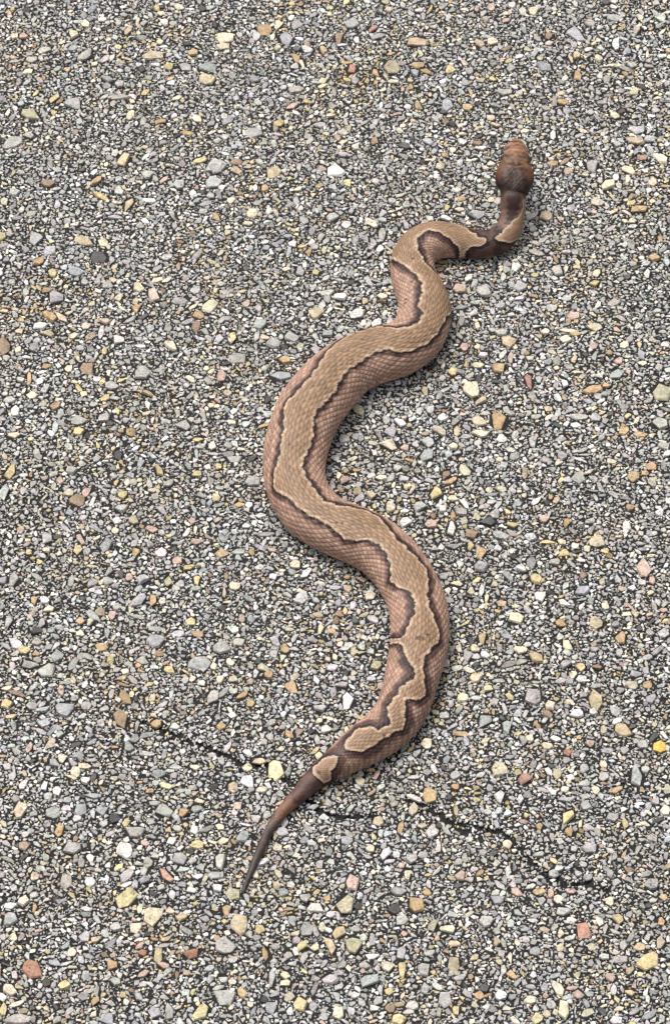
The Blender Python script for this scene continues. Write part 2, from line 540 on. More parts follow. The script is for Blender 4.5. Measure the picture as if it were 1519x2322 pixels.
-90.3 -252.6 2.7 2.4 0 b
34.0 -159.1 3.9 1.6 152 w
-85.6 70.8 3.0 2.1 0 t
106.3 -163.2 2.6 2.4 0 g
61.3 -78.1 2.8 2.3 90 c
-65.0 -32.3 3.2 2.0 24 y
-33.6 202.0 2.8 2.3 90 o
82.6 -270.7 2.7 2.4 0 y
114.7 -271.6 2.7 2.3 0 w
-6.1 -67.3 3.3 1.9 90 c
53.9 38.8 2.9 2.2 90 c
19.7 280.7 3.4 1.9 115 o
-12.4 -210.3 2.6 2.4 90 g
-21.1 257.2 3.5 1.8 41 p
-138.1 -102.6 4.3 1.5 159 n
6.0 205.5 3.2 2.0 105 y
-32.6 51.0 3.5 1.8 14 o
-91.2 -225.6 2.6 2.4 90 g
77.3 326.9 2.9 2.2 90 p
40.6 257.2 3.1 2.0 132 o
-20.1 165.5 2.7 2.3 90 w
-71.3 239.1 3.2 1.9 0 o
45.4 281.3 3.7 1.7 165 o
-20.2 -253.2 2.9 2.1 0 c
61.3 -255.8 2.8 2.2 90 d
-110.7 -145.3 2.7 2.3 90 c
80.9 93.1 4.3 1.4 90 p
85.7 -188.4 2.8 2.2 0 g
-116.7 -138.1 3.2 1.9 90 c
108.4 109.9 4.5 1.3 0 c
-66.6 80.1 3.1 1.9 134 c
-4.2 133.7 3.8 1.6 20 w
-41.5 178.7 3.1 1.9 0 c
48.3 -37.1 2.5 2.3 90 b
79.9 -261.5 2.5 2.4 0 c
-123.3 314.9 2.9 2.0 129 c
79.1 -7.9 2.6 2.3 0 y
-63.7 -220.3 2.7 2.2 0 t
-64.2 -166.7 2.4 2.4 90 o
-63.2 -63.1 2.5 2.3 90 y
-69.8 -28.5 2.5 2.3 0 p
61.4 233.1 2.5 2.3 90 w
-106.9 -142.1 3.4 1.7 0 c
-133.2 87.7 2.4 2.4 0 o
105.1 237.9 3.9 1.5 90 w
119.8 -154.7 3.5 1.7 21 o
-125.8 -199.8 2.4 2.4 90 c
135.4 -222.8 2.6 2.2 90 o
70.0 228.6 3.0 1.9 0 w
86.4 130.3 2.7 2.2 0 w
75.1 13.1 3.2 1.8 0 c
-135.5 -266.2 3.5 1.6 90 y
27.7 -175.0 4.3 1.3 75 o
-157.5 192.9 2.5 2.3 90 c
-31.0 -226.3 2.4 2.4 90 y
4.3 18.5 2.6 2.2 90 p
-13.8 -235.3 2.4 2.4 90 y
59.1 188.0 2.9 1.9 0 c
114.4 -88.3 2.5 2.3 0 n
107.0 -88.6 2.5 2.3 0 y
17.6 -262.1 2.6 2.2 90 b
21.1 162.3 3.0 1.9 90 w
106.9 -95.1 2.5 2.2 0 w
94.7 -146.7 2.7 2.1 90 k
62.6 143.2 2.7 2.1 90 w
135.5 -98.5 2.5 2.2 0 o
85.2 -207.4 3.3 1.7 0 o
-73.8 -40.4 3.6 1.6 90 k
106.5 -143.2 2.5 2.3 90 g
54.3 -41.6 3.1 1.8 0 c
-38.8 305.8 2.6 2.2 90 w
-16.1 287.2 3.3 1.7 121 c
-53.4 8.6 2.4 2.3 0 t
60.2 -20.4 2.8 2.0 90 y
-32.3 -139.5 3.2 1.7 0 t
22.5 -265.8 2.4 2.3 90 n
-70.6 -244.5 2.9 1.9 0 p
-5.4 -225.6 3.3 1.6 90 c
-97.5 -5.3 2.4 2.3 0 w
49.4 -233.6 3.3 1.7 0 t
-140.6 80.1 4.5 1.2 90 o
-61.1 -39.4 2.8 2.0 90 y
90.9 -131.2 2.5 2.2 0 c
5.7 -44.1 2.5 2.1 90 t
-59.3 -175.7 2.4 2.2 90 w
-132.6 -51.1 2.5 2.1 90 o
-6.4 -193.4 2.7 2.0 90 g
-122.8 86.0 2.7 2.0 90 c
119.5 100.0 2.4 2.2 90 p
85.7 22.2 3.4 1.6 90 t
-84.3 247.2 3.2 1.7 0 o
88.5 -263.6 2.5 2.1 0 g
-29.0 -92.9 2.5 2.1 90 o
-121.4 106.6 2.7 1.9 50 c
-108.7 -238.2 2.6 2.0 90 c
-81.8 207.9 3.6 1.4 50 p
152.0 205.8 2.5 2.1 90 c
-21.7 -78.6 2.3 2.3 0 o
66.9 -233.1 2.4 2.2 90 t
64.7 -45.4 3.8 1.4 90 w
109.6 51.5 2.8 1.8 0 w
59.2 -259.3 2.6 2.0 90 o
134.4 209.3 3.0 1.7 90 w
-78.9 -67.3 4.1 1.3 0 g
-98.2 -262.1 2.8 1.8 90 o
49.5 -266.4 2.8 1.8 90 y
-37.4 -143.0 2.5 2.1 90 c
97.5 61.4 2.4 2.1 0 t
28.3 274.6 3.0 1.7 0 c
-77.2 -119.4 2.3 2.2 0 o
125.9 -235.3 2.4 2.1 0 t
-48.9 -120.8 2.3 2.2 0 o
52.8 7.6 2.3 2.2 90 c
-69.0 -181.6 2.6 1.9 0 w
-13.6 260.8 3.1 1.6 151 o
109.2 -130.1 2.3 2.2 0 p
145.3 -0.7 2.3 2.2 90 w
53.2 -89.1 2.9 1.8 0 w
-88.5 -23.5 2.6 2.0 90 o
-60.0 -143.0 2.3 2.2 0 c
-100.9 130.6 2.4 2.1 90 c
84.5 317.7 2.3 2.2 90 p
97.9 109.4 2.4 2.0 90 c
-27.4 -37.6 2.3 2.1 90 w
-91.2 -37.9 2.3 2.1 90 p
105.1 218.5 2.5 1.9 0 o
-111.8 -62.6 2.5 1.9 90 o
98.6 -176.8 2.2 2.2 0 o
118.9 -54.4 2.8 1.7 90 c
14.8 -185.3 2.2 2.2 0 c
-97.7 -59.6 2.8 1.7 90 p
-107.3 -63.6 2.3 2.1 90 c
-31.4 -154.4 2.8 1.7 0 c
-56.4 183.0 3.1 1.5 109 o
78.7 -159.3 3.7 1.3 90 w
-47.1 53.1 2.6 1.8 0 c
1.4 236.1 2.5 1.9 90 p
110.4 91.8 2.9 1.6 90 t
126.5 -44.4 2.3 2.0 0 t
0.1 31.6 2.6 1.8 0 w
-47.1 -181.6 2.8 1.7 0 c
115.4 -122.9 2.5 1.9 90 c
-24.2 -184.8 2.4 1.9 0 c
30.4 -198.6 3.1 1.5 90 c
-57.7 -97.3 2.3 2.0 0 w
-12.4 159.7 2.4 1.9 90 o
-106.3 -149.6 2.2 2.1 90 w
74.9 218.5 2.3 1.9 0 c
49.9 -45.4 2.5 1.8 90 w
99.9 -259.3 2.4 1.9 0 p
101.1 -17.9 2.2 2.1 0 c
14.1 128.6 2.7 1.6 90 t
8.1 -53.6 2.3 1.9 90 w
-40.8 -61.6 2.3 1.9 90 p
-49.7 -95.4 2.5 1.7 90 c
92.0 -114.4 2.6 1.7 147 n
-42.8 4.0 2.8 1.5 0 o
-33.1 -2.2 2.8 1.5 0 w
61.5 238.8 2.6 1.7 0 c
-20.2 -249.6 2.1 2.0 90 c
-118.7 -101.2 2.7 1.5 90 p
-78.5 -155.4 2.4 1.7 0 o
-52.5 26.6 2.6 1.6 90 y
-123.9 18.3 2.6 1.6 90 p
-140.3 -10.7 2.3 1.8 90 p
132.6 2.4 2.1 2.0 90 o
114.7 -140.9 2.1 2.0 0 c
86.4 -173.8 2.2 1.9 90 o
-62.4 42.5 2.2 1.8 0 y
-9.0 146.6 2.2 1.9 90 y
109.8 -36.6 2.3 1.8 90 n
140.3 -39.9 2.3 1.8 90 p
-142.1 -100.2 2.7 1.5 0 c
-48.9 -46.9 3.3 1.2 90 p
99.6 -134.8 2.0 1.9 90 r
69.3 12.5 2.1 1.8 90 c
-125.1 -215.7 2.9 1.3 90 o
51.1 -153.3 2.0 1.9 90 o
-154.0 122.2 2.3 1.6 0 y
43.3 -113.2 2.1 1.7 0 c
-79.7 -238.2 2.2 1.7 0 r
-8.4 -133.8 2.9 1.2 60 y
-127.4 150.1 1.9 1.9 90 w
93.9 144.9 1.9 1.9 90 y
-25.2 -178.9 2.7 1.3 90 c
-106.5 96.7 2.1 1.6 90 y
64.6 -128.2 2.9 1.1 39 c
79.7 -171.5 2.2 1.5 0 n
53.4 189.4 2.2 1.5 90 y
27.8 -194.1 1.9 1.7 90 p
134.0 -71.2 2.0 1.5 90 c
-87.0 -259.5 2.1 1.4 90 y
43.8 -118.0 2.0 1.5 90 y
-70.3 -175.7 1.9 1.5 90 y
60.0 -160.0 1.7 1.7 90 y
-35.4 -214.1 1.7 1.7 90 y
17.7 3.2 2.3 1.2 90 y
-13.7 -215.7 2.2 1.2 0 w
-65.3 -91.0 2.2 1.2 157 y
"""
CRACKS = [[(-82.5, -118.8), (-73.9, -122.3), (-64.3, -128.3), (-54.7, -132.3), (-45.2, -137.2), (-40.4, -141.2), (-34.8, -141.9), (-29.1, -140.8)], [(-40.4, -141.2), (-39.1, -144.3)], [(-22.5, -148.2), (-14.9, -154.1), (-7.4, -165.7), (0.1, -168.4), (11.3, -169.1), (20.6, -168.4)], [(31.0, -159.9), (37.5, -163.3), (44.9, -169.1), (50.4, -172.6), (61.6, -174.4), (70.8, -177.1), (76.3, -182.9), (80.7, -189.7), (86.9, -198.7), (96.0, -203.7), (103.4, -203.2), (114.3, -206.6)]]

# ------------------------------------------------------------------ helpers
def mesh_from_arrays(name, verts, loops, starts, totals, smooth=False):
    me = bpy.data.meshes.new(name)
    me.vertices.add(len(verts))
    me.vertices.foreach_set('co', np.ascontiguousarray(verts, dtype=np.float32).ravel())
    me.loops.add(len(loops))
    me.loops.foreach_set('vertex_index', np.ascontiguousarray(loops, dtype=np.int32))
    me.polygons.add(len(starts))
    me.polygons.foreach_set('loop_start', np.ascontiguousarray(starts, dtype=np.int32))
    me.polygons.foreach_set('loop_total', np.ascontiguousarray(totals, dtype=np.int32))
    me.polygons.foreach_set('use_smooth', np.full(len(starts), smooth, dtype=bool))
    me.update(calc_edges=True)
    me.validate()
    return me

def point_color(me, name, rgb):
    at = me.attributes.new(name, 'FLOAT_COLOR', 'POINT')
    a = np.ones((len(rgb), 4), dtype=np.float32)
    a[:, :3] = rgb
    at.data.foreach_set('color', a.ravel())

def link(name, data, parent=None):
    o = bpy.data.objects.new(name, data)
    COL.objects.link(o)
    if parent is not None:
        o.parent = parent
    return o

def smoothstep(e0, e1, x):
    t = np.clip((x - e0) / (e1 - e0), 0, 1)
    return t * t * (3 - 2 * t)

class Nodes:
    def __init__(self, name):
        self.m = bpy.data.materials.new(name)
        self.m.use_nodes = True
        self.t = self.m.node_tree
        self.bsdf = self.t.nodes['Principled BSDF']
    def new(self, kind, **kw):
        n = self.t.nodes.new(kind)
        for k, v in kw.items():
            if k in n.inputs:
                n.inputs[k].default_value = v
            else:
                setattr(n, k, v)
        return n
    def link(self, a, b):
        self.t.links.new(a, b)
    def mix(self, blend, fac, a, b):
        n = self.t.nodes.new('ShaderNodeMix')
        n.data_type = 'RGBA'
        n.blend_type = blend
        for s, v in ((n.inputs[0], fac), (n.inputs[6], a), (n.inputs[7], b)):
            if hasattr(v, 'links') or hasattr(v, 'is_linked'):
                self.link(v, s)
            else:
                s.default_value = v
        return n.outputs[2]
    def ramp(self, src, stops):
        n = self.t.nodes.new('ShaderNodeValToRGB')
        while len(n.color_ramp.elements) < len(stops):
            n.color_ramp.elements.new(0.5)
        for e, (p, c) in zip(n.color_ramp.elements, stops):
            e.position = p
            e.color = (c, c, c, 1) if not isinstance(c, tuple) else c + (1,)
        self.link(src, n.inputs[0])
        return n.outputs[0]

# ------------------------------------------------------------------ materials
def stone_material(name, per_object):
    N = Nodes(name)
    if per_object:
        col = N.new('ShaderNodeObjectInfo').outputs['Color']
    else:
        col = N.new('ShaderNodeAttribute', attribute_name='stone_colour').outputs['Color']
    geo = N.new('ShaderNodeNewGeometry')
    n1 = N.new('ShaderNodeTexNoise', Scale=900.0, Detail=5.0, Roughness=0.65)
    N.link(geo.outputs['Position'], n1.inputs['Vector'])
    n2 = N.new('ShaderNodeTexNoise', Scale=260.0, Detail=3.0, Roughness=0.6)
    N.link(geo.outputs['Position'], n2.inputs['Vector'])
    m1 = N.ramp(n1.outputs['Fac'], [(0.30, 0.52), (0.50, 1.0), (0.72, 1.32)])
    m2 = N.ramp(n2.outputs['Fac'], [(0.30, 0.74), (0.70, 1.2)])
    c = N.mix('MULTIPLY', 1.0, col, m1)
    c = N.mix('MULTIPLY', 1.0, c, m2)
    # faint rusty-brown dust in patches a hand wide
    n4 = N.new('ShaderNodeTexNoise', Scale=28.0, Detail=3.0, Roughness=0.55)
    N.link(geo.outputs['Position'], n4.inputs['Vector'])
    c = N.mix('MULTIPLY', 1.0, c, N.ramp(n4.outputs['Fac'], [(0.36, (1.0, 1.0, 1.0)), (0.68, (0.95, 0.90, 0.82))]))
    # specks of bitumen film still clinging to the worn stone
    n3 = N.new('ShaderNodeTexNoise', Scale=420.0, Detail=4.0, Roughness=0.7)
    N.link(geo.outputs['Position'], n3.inputs['Vector'])
    f3 = N.ramp(n3.outputs['Fac'], [(0.60, 0.0), (0.68, 0.75)])
    c = N.mix('MIX', f3, c, (0.035, 0.033, 0.031, 1))
    N.link(c, N.bsdf.inputs['Base Color'])
    N.bsdf.inputs['Roughness'].default_value = 0.62
    N.bsdf.inputs['Specular IOR Level'].default_value = 0.35
    b = N.new('ShaderNodeBump', Strength=0.35, Distance=0.0003)
    N.link(n1.outputs['Fac'], b.inputs['Height'])
    N.link(b.outputs['Normal'], N.bsdf.inputs['Normal'])
    return N.m

def asphalt_material():
    N = Nodes('asphalt')
    geo = N.new('ShaderNodeNewGeometry')
    pos = geo.outputs['Position']
    # far road surface: the same mix of grains, as colour and relief
    wob = N.new('ShaderNodeTexNoise', Scale=350.0, Detail=2.0)
    N.link(pos, wob.inputs['Vector'])
    off = N.new('ShaderNodeVectorMath', operation='MULTIPLY_ADD')
    N.link(wob.outputs['Color'], off.inputs[0])
    off.inputs[1].default_value = (.0022, .0022, 0)
    N.link(pos, off.inputs[2])
    far = None
    for scale, sel in ((240.0, 0.70), (430.0, 0.42), (820.0, 0.0)):
        v = N.new('ShaderNodeTexVoronoi', Scale=scale)
        N.link(off.outputs[0], v.inputs['Vector'])
        ve = N.new('ShaderNodeTexVoronoi', Scale=scale, feature='DISTANCE_TO_EDGE')
        N.link(off.outputs[0], ve.inputs['Vector'])
        sep = N.new('ShaderNodeSeparateColor')
        N.link(v.outputs['Color'], sep.inputs[0])
        grain = N.ramp(sep.outputs[0], [(0.0, (.26, .26, .26)), (0.50, (.42, .415, .40)), (0.66, (.62, .61, .58)), (0.80, (.60, .55, .42)), (0.92, (.50, .40, .25)), (1.0, (.42, .28, .19))])
        gap = N.ramp(ve.outputs['Distance'], [(0.06, 0.0), (0.13, 1.0)])
        cell = N.mix('MIX', gap, (0.014, 0.014, 0.014, 1), grain)
        keep = N.ramp(sep.outputs[1], [(sel - .001, 0.0), (sel, 1.0)]) if sel else None
        layer = (cell, keep)
        far = layer if far is None else far
        if scale == 240.0:
            big = layer
        elif scale == 430.0:
            mid = layer
        else:
            far = N.mix('MIX', big[1], N.mix('MIX', mid[1], cell, mid[0]), big[0])
    n = N.new('ShaderNodeTexNoise', Scale=700.0, Detail=4.0)
    N.link(pos, n.inputs['Vector'])
    bit = N.ramp(n.outputs['Fac'], [(0.3, (0.004, 0.004, 0.004)), (0.7, (0.022, 0.021, 0.020))])
    worn = N.new('ShaderNodeAttribute', attribute_name='worn')
    N.link(N.mix('MIX', worn.outputs['Fac'], bit, far), N.bsdf.inputs['Base Color'])
    N.bsdf.inputs['Roughness'].default_value = 0.75
    N.bsdf.inputs['Specular IOR Level'].default_value = 0.3
    b = N.new('ShaderNodeBump', Strength=0.8, Distance=0.0008)
    N.link(n.outputs['Fac'], b.inputs['Height'])
    N.link(b.outputs['Normal'], N.bsdf.inputs['Normal'])
    return N.m

def skin_material():
    N = Nodes('snake_skin')
    at = N.new('ShaderNodeAttribute', attribute_name='skin_colour')
    geo = N.new('ShaderNodeNewGeometry')
    n = N.new('ShaderNodeTexNoise', Scale=700.0, Detail=3.0, Roughness=0.6)
    N.link(geo.outputs['Position'], n.inputs['Vector'])
    m = N.ramp(n.outputs['Fac'], [(0.3, 0.82), (0.7, 1.15)])
    N.link(N.mix('MULTIPLY', 1.0, at.outputs['Color'], m), N.bsdf.inputs['Base Color'])
    N.bsdf.inputs['Roughness'].default_value = 0.47
    N.bsdf.inputs['Specular IOR Level'].default_value = 0.25
    return N.m

def eye_material():
    N = Nodes('snake_eye')
    tc = N.new('ShaderNodeTexCoord')
    g = N.new('ShaderNodeSeparateXYZ')
    N.link(tc.outputs['Object'], g.inputs[0])
    ab = N.new('ShaderNodeMath', operation='ABSOLUTE')
    N.link(g.outputs['Y'], ab.inputs[0])
    f = N.ramp(ab.outputs[0], [(0.00022, 0.0), (0.0004, 1.0)])
    N.link(N.mix('MIX', f, (0.004, 0.003, 0.002, 1), (0.30, 0.13, 0.03, 1)), N.bsdf.inputs['Base Color'])
    N.bsdf.inputs['Roughness'].default_value = 0.08
    return N.m

MAT_STONE = stone_material('stone', True)
MAT_GRAIN = stone_material('aggregate', False)
MAT_ROAD = asphalt_material()
MAT_SKIN = skin_material()
MAT_EYE = eye_material()

# ------------------------------------------------------------------ road sheet
FX0, FX1, FY0, FY1 = -235.0, 235.0, -345.0, 430.0          # mm: where grains are modelled one by one

def crack_distance(X, Y):
    d = np.full(X.shape, 1e9)
    for line in CRACKS:
        for (x0, y0), (x1, y1) in zip(line[:-1], line[1:]):
            dx, dy = x1 - x0, y1 - y0
            t = np.clip(((X - x0) * dx + (Y - y0) * dy) / (dx * dx + dy * dy), 0, 1)
            d = np.minimum(d, np.hypot(X - x0 - t * dx, Y - y0 - t * dy))
    return d

def grow(a, b, far):
    step, out = 6.0, [b]
    while out[-1] < far:
        step *= 1.35
        out.append(out[-1] + step)
    lo, step = [a], 6.0
    while lo[-1] > -far:
        step *= 1.35
        lo.append(lo[-1] - step)
    return lo[:0:-1], out[1:]

lo, hi = grow(FX0, FX1, 60000.0)
gx = np.array(lo + list(np.arange(FX0, FX1 + 0.1, 2.0)) + hi)
lo, hi = grow(FY0, FY1, 60000.0)
gy = np.array(lo + list(np.arange(FY0, FY1 + 0.1, 2.0)) + hi)
GX, GY = np.meshgrid(gx, gy)
inside = (GX > FX0 - 1) & (GX < FX1 + 1) & (GY > FY0 - 1) & (GY < FY1 + 1)
GZ = np.where(inside, rng.normal(0, 0.16, GX.shape), 0.0)
near = inside & (GX < 140) & (GY < -40)
cd = np.full(GX.shape, 1e9)
cd[near] = crack_distance(GX[near], GY[near])
GZ -= 2.0 * np.exp(-(cd / 1.5) ** 2)
nx, ny = len(gx), len(gy)
idx = np.arange(nx * ny).reshape(ny, nx)
quads = np.stack([idx[:-1, :-1], idx[:-1, 1:], idx[1:, 1:], idx[1:, :-1]], -1).reshape(-1, 4)
V = np.stack([GX, GY, GZ], -1).reshape(-1, 3) * MM
me = mesh_from_arrays('asphalt_road', V, quads.ravel(), np.arange(len(quads)) * 4, np.full(len(quads), 4), True)
wa = me.attributes.new('worn', 'FLOAT', 'POINT')
rim = np.minimum(np.minimum(GX - FX0, FX1 - GX), np.minimum(GY - FY0, FY1 - GY))
wa.data.foreach_set('value', (1 - smoothstep(4, 30, rim + rng.normal(0, 3, rim.shape))).astype(np.float32).ravel())
me.materials.append(MAT_ROAD)
road = link('asphalt_road', me)
road['kind'] = 'structure'
road['label'] = 'worn grey asphalt road of mixed stone chips with a thin dark crack'

# ------------------------------------------------------------------ stones
def chip(seed, nside, fine):
    """One angular stone chip in unit size: a broken outline, a worn top, a hidden foot."""
    r = random.Random(seed)
    a0 = r.uniform(0, 6.28)
    pts = []
    out = []
    for k in range(nside):
        a = a0 + (k + r.uniform(-0.36, 0.36)) / nside * 2 * math.pi
        rad = r.uniform(0.78, 1.22)
        out.append((rad * math.cos(a), rad * math.sin(a)))
    tx, ty = r.uniform(-0.35, 0.35), r.uniform(-0.35, 0.35)
    for x, y in out:
        pts.append((x * 0.94, y * 0.94, -0.9))
        pts.append((x, y, r.uniform(-0.1, 0.25)))
        if fine or r.random() < 0.6:
            k = r.uniform(0.80, 0.97)
            pts.append((x * k, y * k, 0.85 + r.uniform(-0.10, 0.10) + tx * x + ty * y))
    for _ in range(3 if fine else 1):
        x, y = r.uniform(-.35, .35), r.uniform(-.35, .35)
        pts.append((x, y, .96 + tx * x + ty * y))
    bm = bmesh.new()
    for q in pts:
        bm.verts.new(q)
    res = bmesh.ops.convex_hull(bm, input=bm.verts)
    bmesh.ops.delete(bm, geom=[g for g in res['geom_interior'] if isinstance(g, bmesh.types.BMVert)], context='VERTS')
    low = [f for f in bm.faces if f.calc_center_median().z < -0.8]
    if low:
        bmesh.ops.delete(bm, geom=low, context='FACES')
    bm.verts.ensure_lookup_table()
    bm.verts.index_update()
    vs = np.array([v.co[:] for v in bm.verts])
    fs = np.array([[v.index for v in f.verts] for f in bm.faces])
    bm.free()
    return vs, fs

BIG = [chip(100 + k, random.choice((5, 5, 6, 6, 7)), True) for k in range(36)]
MID = [chip(300 + k, random.choice((4, 5, 5, 6)), True) for k in range(50)]
TINY = [chip(600 + k, random.choice((3, 4, 4, 5)), False) for k in range(50)]

PALETTE = {'w': (.68, .675, .66), 'W': (.88, .88, .88), 'c': (.67, .61, .47), 'y': (.60, .51, .29), 'Y': (.72, .52, .14), 'Y2': (.78, .72, .46), 'o': (.49, .36, .21),
           'p': (.52, .40, .34), 'P': (.56, .34, .25), 'r': (.40, .22, .18), 'g': (.445, .44, .43), 'b': (.385, .388, .395), 'd': (.09, .09, .09), 'n': (.33, .24, .17),
           'N': (.34, .19, .13), 'k': (.45, .42, .30), 't': (.53, .44, .31)}

# occupancy map of the modelled patch, 0.25 mm cells
CELL = 0.25
OW, OH = int((FX1 - FX0) / CELL), int((FY1 - FY0) / CELL)
occ = np.zeros((OH, OW), dtype=bool)
for line in CRACKS:
    for (x0, y0), (x1, y1) in zip(line[:-1], line[1:]):
        n = int(math.hypot(x1 - x0, y1 - y0) / 0.2) + 1
        for t in np.linspace(0, 1, n):
            r = 0.40 + 0.36 * math.sin(x0 * 3.1 + t * 9.0) + 0.26 * math.sin(t * 31 + y0)
            if r < 0.18 or random.random() < (.25 if x0 < 62 else .5):
                continue
            r = max(r, 0.26)
            cx, cy = x0 + t * (x1 - x0) + 0.5 * math.sin(t * 17 + x0), y0 + t * (y1 - y0) + 0.5 * math.cos(t * 13 + y0)
            i0, j0, k = int((cy - FY0) / CELL), int((cx - FX0) / CELL), int(r / CELL)
            occ[max(i0 - k, 0):i0 + k + 1, max(j0 - k, 0):j0 + k + 1] = True

for x0, y0, r in ((55.0, -177.5, 1.7), (52.0, -176.0, 1.2), (61.0, -180.5, .9), (-18.0, -165.0, 1.2)):        # the crack has broken out in small pits
    i0, j0, k = int((y0 - FY0) / CELL), int((x0 - FX0) / CELL), int(r / CELL)
    yy, xx = np.mgrid[-k:k + 1, -k:k + 1]
    occ[i0 - k:i0 + k + 1, j0 - k:j0 + k + 1] |= xx ** 2 + yy ** 2 <= k * k

def ellipse_cells(ra, rb, ang):
    R = int(max(ra, rb) / CELL) + 1
    yy, xx = np.mgrid[-R:R + 1, -R:R + 1] * CELL
    c, s = math.cos(ang), math.sin(ang)
    return ((xx * c + yy * s) / ra) ** 2 + ((-xx * s + yy * c) / rb) ** 2 <= 1.0, R

_masks = {}
def mask_for(ra, rb, ang):
    key = (round(ra * 5), round(rb * 5), int(ang / math.pi * 12) % 12)
    if key not in _masks:
        _masks[key] = ellipse_cells(max(key[0] / 5, .26), max(key[1] / 5, .26), (key[2] + .5) / 12 * math.pi)
    return _masks[key]

def try_place(x, y, ra, rb, ang, allow, force=False):
    m, R = mask_for(ra, rb, ang)
    i, j = int((y - FY0) / CELL), int((x - FX0) / CELL)
    if i < R or j < R or i >= OH - R or j >= OW - R:
        return False
    w = occ[i - R:i + R + 1, j - R:j + R + 1]
    if not force and np.count_nonzero(w & m) > allow * np.count_nonzero(m):
        return False
    w |= m
    return True

stones = []          # x, y, ra, rb, angle, colour
for row in TRACED_STONES.split('\n'):
    if row.strip():
        x, y, ra, rb, a, code = row.split()
        x, y, ra, rb, a = float(x), float(y), float(ra), float(rb), math.radians(float(a))
        try_place(x, y, ra * .92, rb * .92, a, 0, True)
        k = random.uniform(.88, 1.1)
        stones.append((x, y, ra, rb, a, tuple(min(ch * k * random.uniform(.96, 1.04), .9) for ch in PALETTE[code])))
n_traced = len(stones)

def random_colours(x, y, fine):
    """Greys, whites, creams and a few rusty chips, the warm ones gathered in loose patches."""
    n = len(x)
    kinds = np.array([PALETTE[k] for k in 'gbwcyoptnd'])
    pr = np.array([.47, .19, .15, .09, .016, .018, .018, .028, .012, .03])
    if fine:
        pr = np.array([.43, .13, .28, .09, .012, .018, .016, .025, .010, .012])
    warm = np.sin(x * .055 + 1.3 * np.sin(y * .031)) * np.sin(y * .047 + 1.7 * np.sin(x * .023 + 2)) + .5 * np.sin(x * .17 + y * .11) * np.sin(y * .19 - x * .07)
    w = np.exp(np.clip(warm, -1.2, 1.2)[:, None] * np.array([0, -.2, 0, .5, 1.3, 1.3, .8, .9, 1.0, 0])[None]) * pr[None]
    w = np.cumsum(w / w.sum(1, keepdims=True), 1)
    c = kinds[np.minimum((rng.random(n)[:, None] > w).sum(1), 9)]
    return np.clip(c * rng.uniform(.72, 1.2, (n, 1)) * rng.uniform(.95, 1.05, (n, 3)), 0.02, .85)

GROW = 1.11          # neighbours press against each other
def scatter(n_try, r0, r1, allow, fine):
    area_x = rng.uniform(FX0 + 4, FX1 - 4, n_try)
    area_y = rng.uniform(FY0 + 4, FY1 - 4, n_try)
    free = ~occ[((area_y - FY0) / CELL).astype(int), ((area_x - FX0) / CELL).astype(int)]
    rim = np.minimum(np.minimum(area_x - FX0, FX1 - area_x), np.minimum(area_y - FY0, FY1 - area_y))
    free &= rng.random(n_try) < np.clip((rim - 3) / 30, 0, 1) ** .8              # thin out into the far road texture
    area_x, area_y = area_x[free], area_y[free]
    n = len(area_x)
    r = r0 + (r1 - r0) * rng.random(n) ** 1.6
    asp = rng.uniform(.34, .95, n)
    ang = rng.uniform(0, math.pi, n)
    cols = random_colours(area_x, area_y, fine)
    for k in range(n):
        if try_place(area_x[k], area_y[k], r[k] / math.sqrt(asp[k]), r[k] * math.sqrt(asp[k]), ang[k], allow):
            stones.append((area_x[k], area_y[k], r[k] / math.sqrt(asp[k]) * GROW, r[k] * math.sqrt(asp[k]) * GROW, ang[k], tuple(cols[k])))

scatter(1400, 1.8, 2.5, .06, False)
scatter(16000, 1.25, 1.9, .06, False)
scatter(90000, .85, 1.3, .08, True)
scatter(180000, .58, .9, .10, True)
scatter(260000, .40, .60, .18, True)
scatter(120000, .32, .46, .25, True)

def under_snake(x, y):
    d = np.hypot(KEYS[:, 1] - x, KEYS[:, 2] - y)
    k = int(np.argmin(d))
    return KEYS[k, 3] < 9 and d[k] < KEYS[k, 4] * .95

KEYS = np.array(SNAKE_KEYS)
in_frame = lambda x, y: abs(x) < 137 + (y + 273) * .049 and -272 < y < 331
order = sorted(range(len(stones)), key=lambda k: -stones[k][2] * stones[k][3])
singles = [k for k in order if in_frame(stones[k][0], stones[k][1]) and not under_snake(stones[k][0], stones[k][1])][:300]
single_set = set(singles)

chip_meshes = []
for k, (vs, fs) in enumerate(BIG):
    me = mesh_from_arrays('stone', vs, fs.ravel(), np.arange(len(fs)) * 3, np.full(len(fs), 3))
    me.materials.append(MAT_STONE)
    chip_meshes.append(me)

def stone_height(rb):
    return min(max(0.42 * rb, .30), 1.15)

for k in singles:
    x, y, ra, rb, a, col = stones[k]
    o = link('stone', chip_meshes[random.randrange(len(chip_meshes))], road)
    o.rotation_euler = (random.gauss(0, .10), random.gauss(0, .10), a)
    o.scale = (ra * MM, rb * MM, stone_height(rb) * random.uniform(.85, 1.15) * MM)
    o.location = (x * MM, y * MM, .10 * MM)
    o.color = col + (1.0,)

